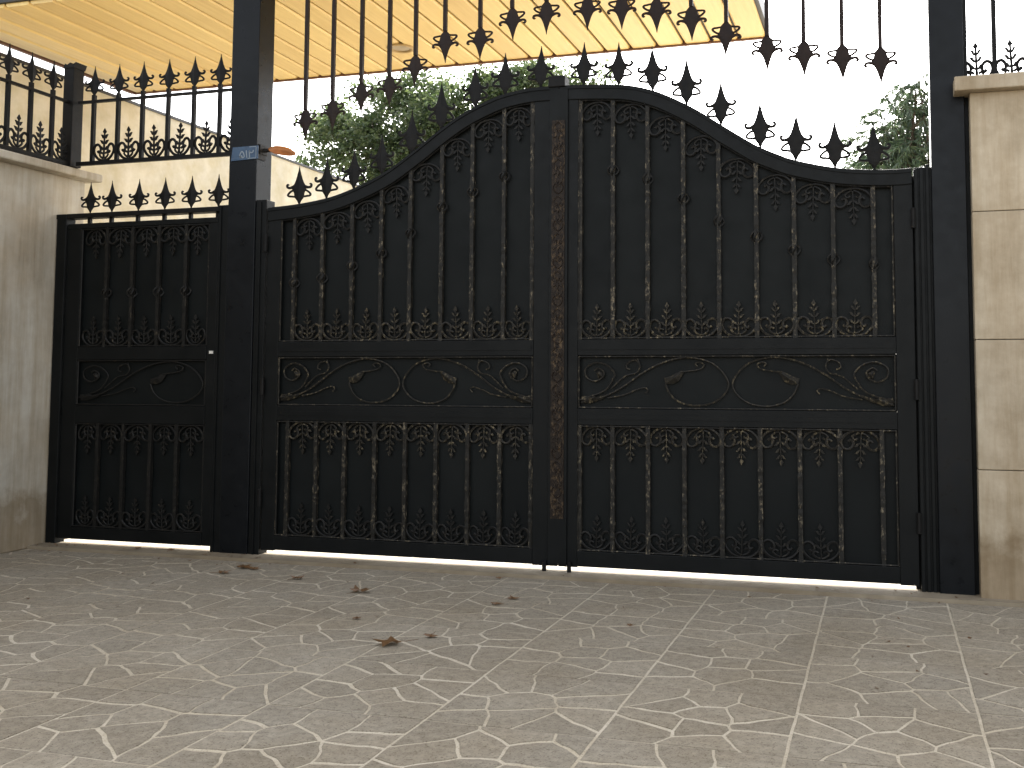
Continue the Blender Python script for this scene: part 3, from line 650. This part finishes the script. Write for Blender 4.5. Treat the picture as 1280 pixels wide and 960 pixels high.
# ------------------------------------------------------------------ trees
def tree(name, label, base, H, crown, trunk_r, m, nleaf, ls, narrow, seed):
    rnd = random.Random(seed); t = thing(name, label, 'tree', base)
    bx, by, bz = base; b = MB()
    top = Vector((bx+.2, by, H)); pts = [(bx, by, bz), (bx+.08, by+.05, bz+H*.3), (bx-.05, by, bz+H*.55), tuple(top)]
    b.tube(smooth_line(pts, 4), [lerp(trunk_r, trunk_r*.25, i/12) for i in range(13)], 8); b.build('trunk', M_BARK, t, True)
    V = []; Fc = []; tw = MB()
    for (cx, cy, cz, rx, ry, rz, k) in crown:
        s0 = Vector((bx, by, lerp(bz, H, .5))); e0 = Vector((cx, cy, cz))
        mid = (s0+e0)/2+Vector((rnd.uniform(-.2, .2), rnd.uniform(-.2, .2), .1))
        bl = MB(); bl.tube(smooth_line([tuple(s0), tuple(mid), tuple(e0)], 4), [lerp(trunk_r*.45, .012, i/8) for i in range(9)], 6); bl.build('limb', M_BARK, t, True)
        for q in range(int(k)):
            while True:
                o = Vector((rnd.uniform(-1, 1), rnd.uniform(-1, 1), rnd.uniform(-1, 1)))
                if .25 < o.length < 1: break
            cc = e0+Vector((o.x*rx, o.y*ry, o.z*rz))
            tw.tube([tuple(e0+(cc-e0)*.3), tuple(cc)], [.009, .003], 4)
            if narrow:
                dr = Vector((rnd.uniform(-1, 1), rnd.uniform(-1, 1), rnd.uniform(-.9, .3))).normalized()
                L_ = rnd.uniform(.25, .5); st_ = [cc+dr*L_*u+Vector((0, 0, -.35*L_*u*u)) for u in (0, .25, .5, .75, 1)]
                tw.tube([tuple(a) for a in st_], .0035, 3)
            for w in range(nleaf):
                if narrow:
                    u = rnd.random(); p = cc+dr*L_*u+Vector((0, 0, -.35*L_*u*u)); d = (dr+Vector((rnd.uniform(-.8, .8), rnd.uniform(-.8, .8), rnd.uniform(-1.2, .2)))).normalized(); a, w2 = ls*rnd.uniform(.7, 1.3), ls*.09
                else:
                    p = cc+Vector((rnd.gauss(0, .11), rnd.gauss(0, .11), rnd.gauss(0, .09))); d = Vector((rnd.uniform(-1, 1), rnd.uniform(-1, 1), rnd.uniform(-1, .6))).normalized(); a, w2 = ls*rnd.uniform(.6, 1.2), ls*.3
                sv = d.cross(Vector((rnd.uniform(-1, 1), rnd.uniform(-1, 1), rnd.uniform(-1, 1)))).normalized()*w2
                nn = d.cross(sv).normalized()*w2*.35; i0 = len(V)
                V += [tuple(p), tuple(p+d*a*.45+sv), tuple(p+d*a), tuple(p+d*a*.45-sv), tuple(p+d*a*.5+nn)]
                Fc += [(i0, i0+1, i0+4), (i0+1, i0+2, i0+4), (i0+2, i0+3, i0+4), (i0+3, i0, i0+4)]
    b = MB(); b.v = V; b.f = Fc; stuff(b.build('foliage', m, t)); stuff(tw.build('twigs', M_BARK, t))
    settle(t); return t
def blob(px, py, Y, r, k, flat=.8):
    p = onY(px, py, Y); return (p.x, p.y, p.z, r, r*1.1, r*flat, k)
tree('leafy_tree', 'broad leafy green tree beyond the left half of the gate', (-6.3, 9.3, 0), 4.7, [
    blob(425, 180, 9, .62, 20), blob(410, 150, 9.4, .45, 8), blob(470, 145, 9.2, .7, 26), blob(520, 180, 9, .8, 30), blob(455, 210, 8.8, .8, 26),
    blob(530, 130, 9.6, .55, 17), blob(580, 130, 9.3, .62, 22), blob(610, 115, 9, .45, 11), blob(575, 175, 9.3, .8, 25), blob(635, 120, 9.4, .42, 8), blob(495, 235, 9, .8, 20),
    blob(400, 225, 9.2, .4, 5), blob(395, 160, 9.2, .3, 5), blob(650, 140, 9.3, .5, 14), blob(545, 160, 9, .7, 26), blob(470, 185, 8.8, .6, 18), blob(620, 145, 9.2, .6, 20), blob(665, 105, 9.4, .5, 14), blob(500, 120, 9.5, .4, 8), blob(600, 150, 9.5, .6, 14)], .13, M_LEAF, 95, .082, False, 5)
tree('small_leafy_tree', 'sparse treetop just showing behind the crest of the gate', (-4.4, 10.2, 0), 4.9, [
    blob(645, 105, 10, .38, 8), blob(700, 108, 10, .4, 9), blob(740, 100, 10.2, .32, 6), blob(690, 130, 10, .5, 14), blob(660, 95, 10, .35, 8), blob(725, 120, 10, .4, 10)], .09, M_LEAF, 60, .08, False, 9)
tree('feathery_tree', 'feathery narrow-leaved tree beside the right post', (.5, 8.2, 0), 4.3, [
    blob(1135, 190, 8, .38, 30), blob(1150, 155, 8.3, .33, 20), blob(1110, 205, 8, .32, 20), blob(1120, 160, 8, .26, 7), blob(1145, 115, 8, .24, 4), blob(1090, 195, 8.2, .18, 4), blob(1170, 180, 8.1, .35, 20), blob(1185, 215, 8.1, .4, 14), blob(1128, 170, 8, .4, 26), blob(1140, 135, 8.2, .34, 12), blob(1105, 180, 8.1, .34, 16), blob(1125, 205, 8.1, .4, 26), blob(1138, 125, 8.1, .36, 12), blob(1148, 100, 8.1, .28, 7)], .07, M_FEATH, 75, .10, True, 4)
# ------------------------------------------------------------------ dry leaves
def dry(px, py, w, label, seed, col=M_DRY):
    r = random.Random(seed); c = onZ(px, py, .008); b = MB(); n = 14; w *= 1.2
    lob = [1, .55, .95, .5, .85, .45, .6, .3, .6, .45, .85, .5, .95, .55]; a0 = r.uniform(0, 6)
    v = [(0, 0, .012)]
    for i in range(n):
        q = a0+2*PI*i/n; rr = w/2*lob[i]*r.uniform(.8, 1.15); v.append((rr*math.cos(q)*1.15, rr*math.sin(q)*.8, max(.001, .003+r.uniform(0, .02)*lob[i]*w/.1)))
    b.add(v, [(0, i+1, (i+1) % n+1) for i in range(n)])
    b.tube([(0, 0, .012), (-math.cos(a0)*w*.4, -math.sin(a0)*w*.4, .008), (-math.cos(a0)*w*.75, -math.sin(a0)*w*.75, .012)], [.0018, .0014, .001], 4)
    o = put('dry_leaf', b.mesh('dry_leaf', col), None, (c.x, c.y, .021 if c.y > -.175 else .004)); tag(o, label, 'leaf', 'dry leaves on the paving')
for a in [(278, 716, .075, 'dry brown leaf nearest the foot of the tall post', 1), (305, 709, .11, 'curled brown leaf, right one of the pair before the tall post', 2), (318, 711, .06, 'small leaf scrap touching the curled leaf before the tall post', 12),
          (371, 723, .08, 'dark brown leaf just right of the pair by the tall post', 3), (450, 739, .115, 'reddish brown dry leaf lying alone before the left gate leaf', 4), (489, 804, .12, 'largest tan dry leaf, closest to the viewer', 5),
          (539, 795, .055, 'small tan leaf just right of the largest one', 6), (446, 773, .045, 'tiny leaf between the reddish leaf and the largest tan leaf', 7), (641, 748, .055, 'dark leaf, right one of the two below the meeting strip', 8),
          (621, 755, .05, 'flat pale leaf, left one of the two below the meeting strip', 9), (624, 723, .035, 'tiny scrap of leaf close to the gate, left of the drop bolts', 10), (788, 782, .03, 'tiny dark leaf scrap right of centre on the paving', 11),
          (172, 689, .05, 'small dead leaf under the middle of the pedestrian gate', 13), (212, 691, .05, 'small dead leaf under the right part of the pedestrian gate', 14)]: dry(*a)

# fine litter gathered on the threshold and in the corners
lb_ = MB(); rl = random.Random(21)
for i in range(150):
    x = rl.choice((rl.uniform(-5, .4), rl.gauss(-3.7, .25), rl.gauss(.2, .2), rl.gauss(-4.95, .1))); y = -.035-abs(rl.gauss(0, .14))
    if rl.random() < .3: y -= rl.uniform(0, 1.5)
    if x < -5.05 or x > .42: continue
    z = .021 if y > -.17 else .004; q = rl.uniform(0, 6.3); a = rl.uniform(.004, .013); b_ = a*rl.uniform(.3, .7)
    c_, s_ = math.cos(q), math.sin(q)
    lb_.add([(x+c_*a, y+s_*a, z+rl.uniform(0, .006)), (x-s_*b_, y+c_*b_, z+rl.uniform(0, .004)), (x-c_*a, y-s_*a, z+rl.uniform(0, .006)), (x+s_*b_, y-c_*b_, z)], [(0, 1, 2), (0, 2, 3)])
o = lb_.build('leaf_litter', M_DRY); o['kind'] = 'stuff'; tag(o, 'small scraps of dry leaf and grit scattered along the foot of the gates', 'leaf litter')
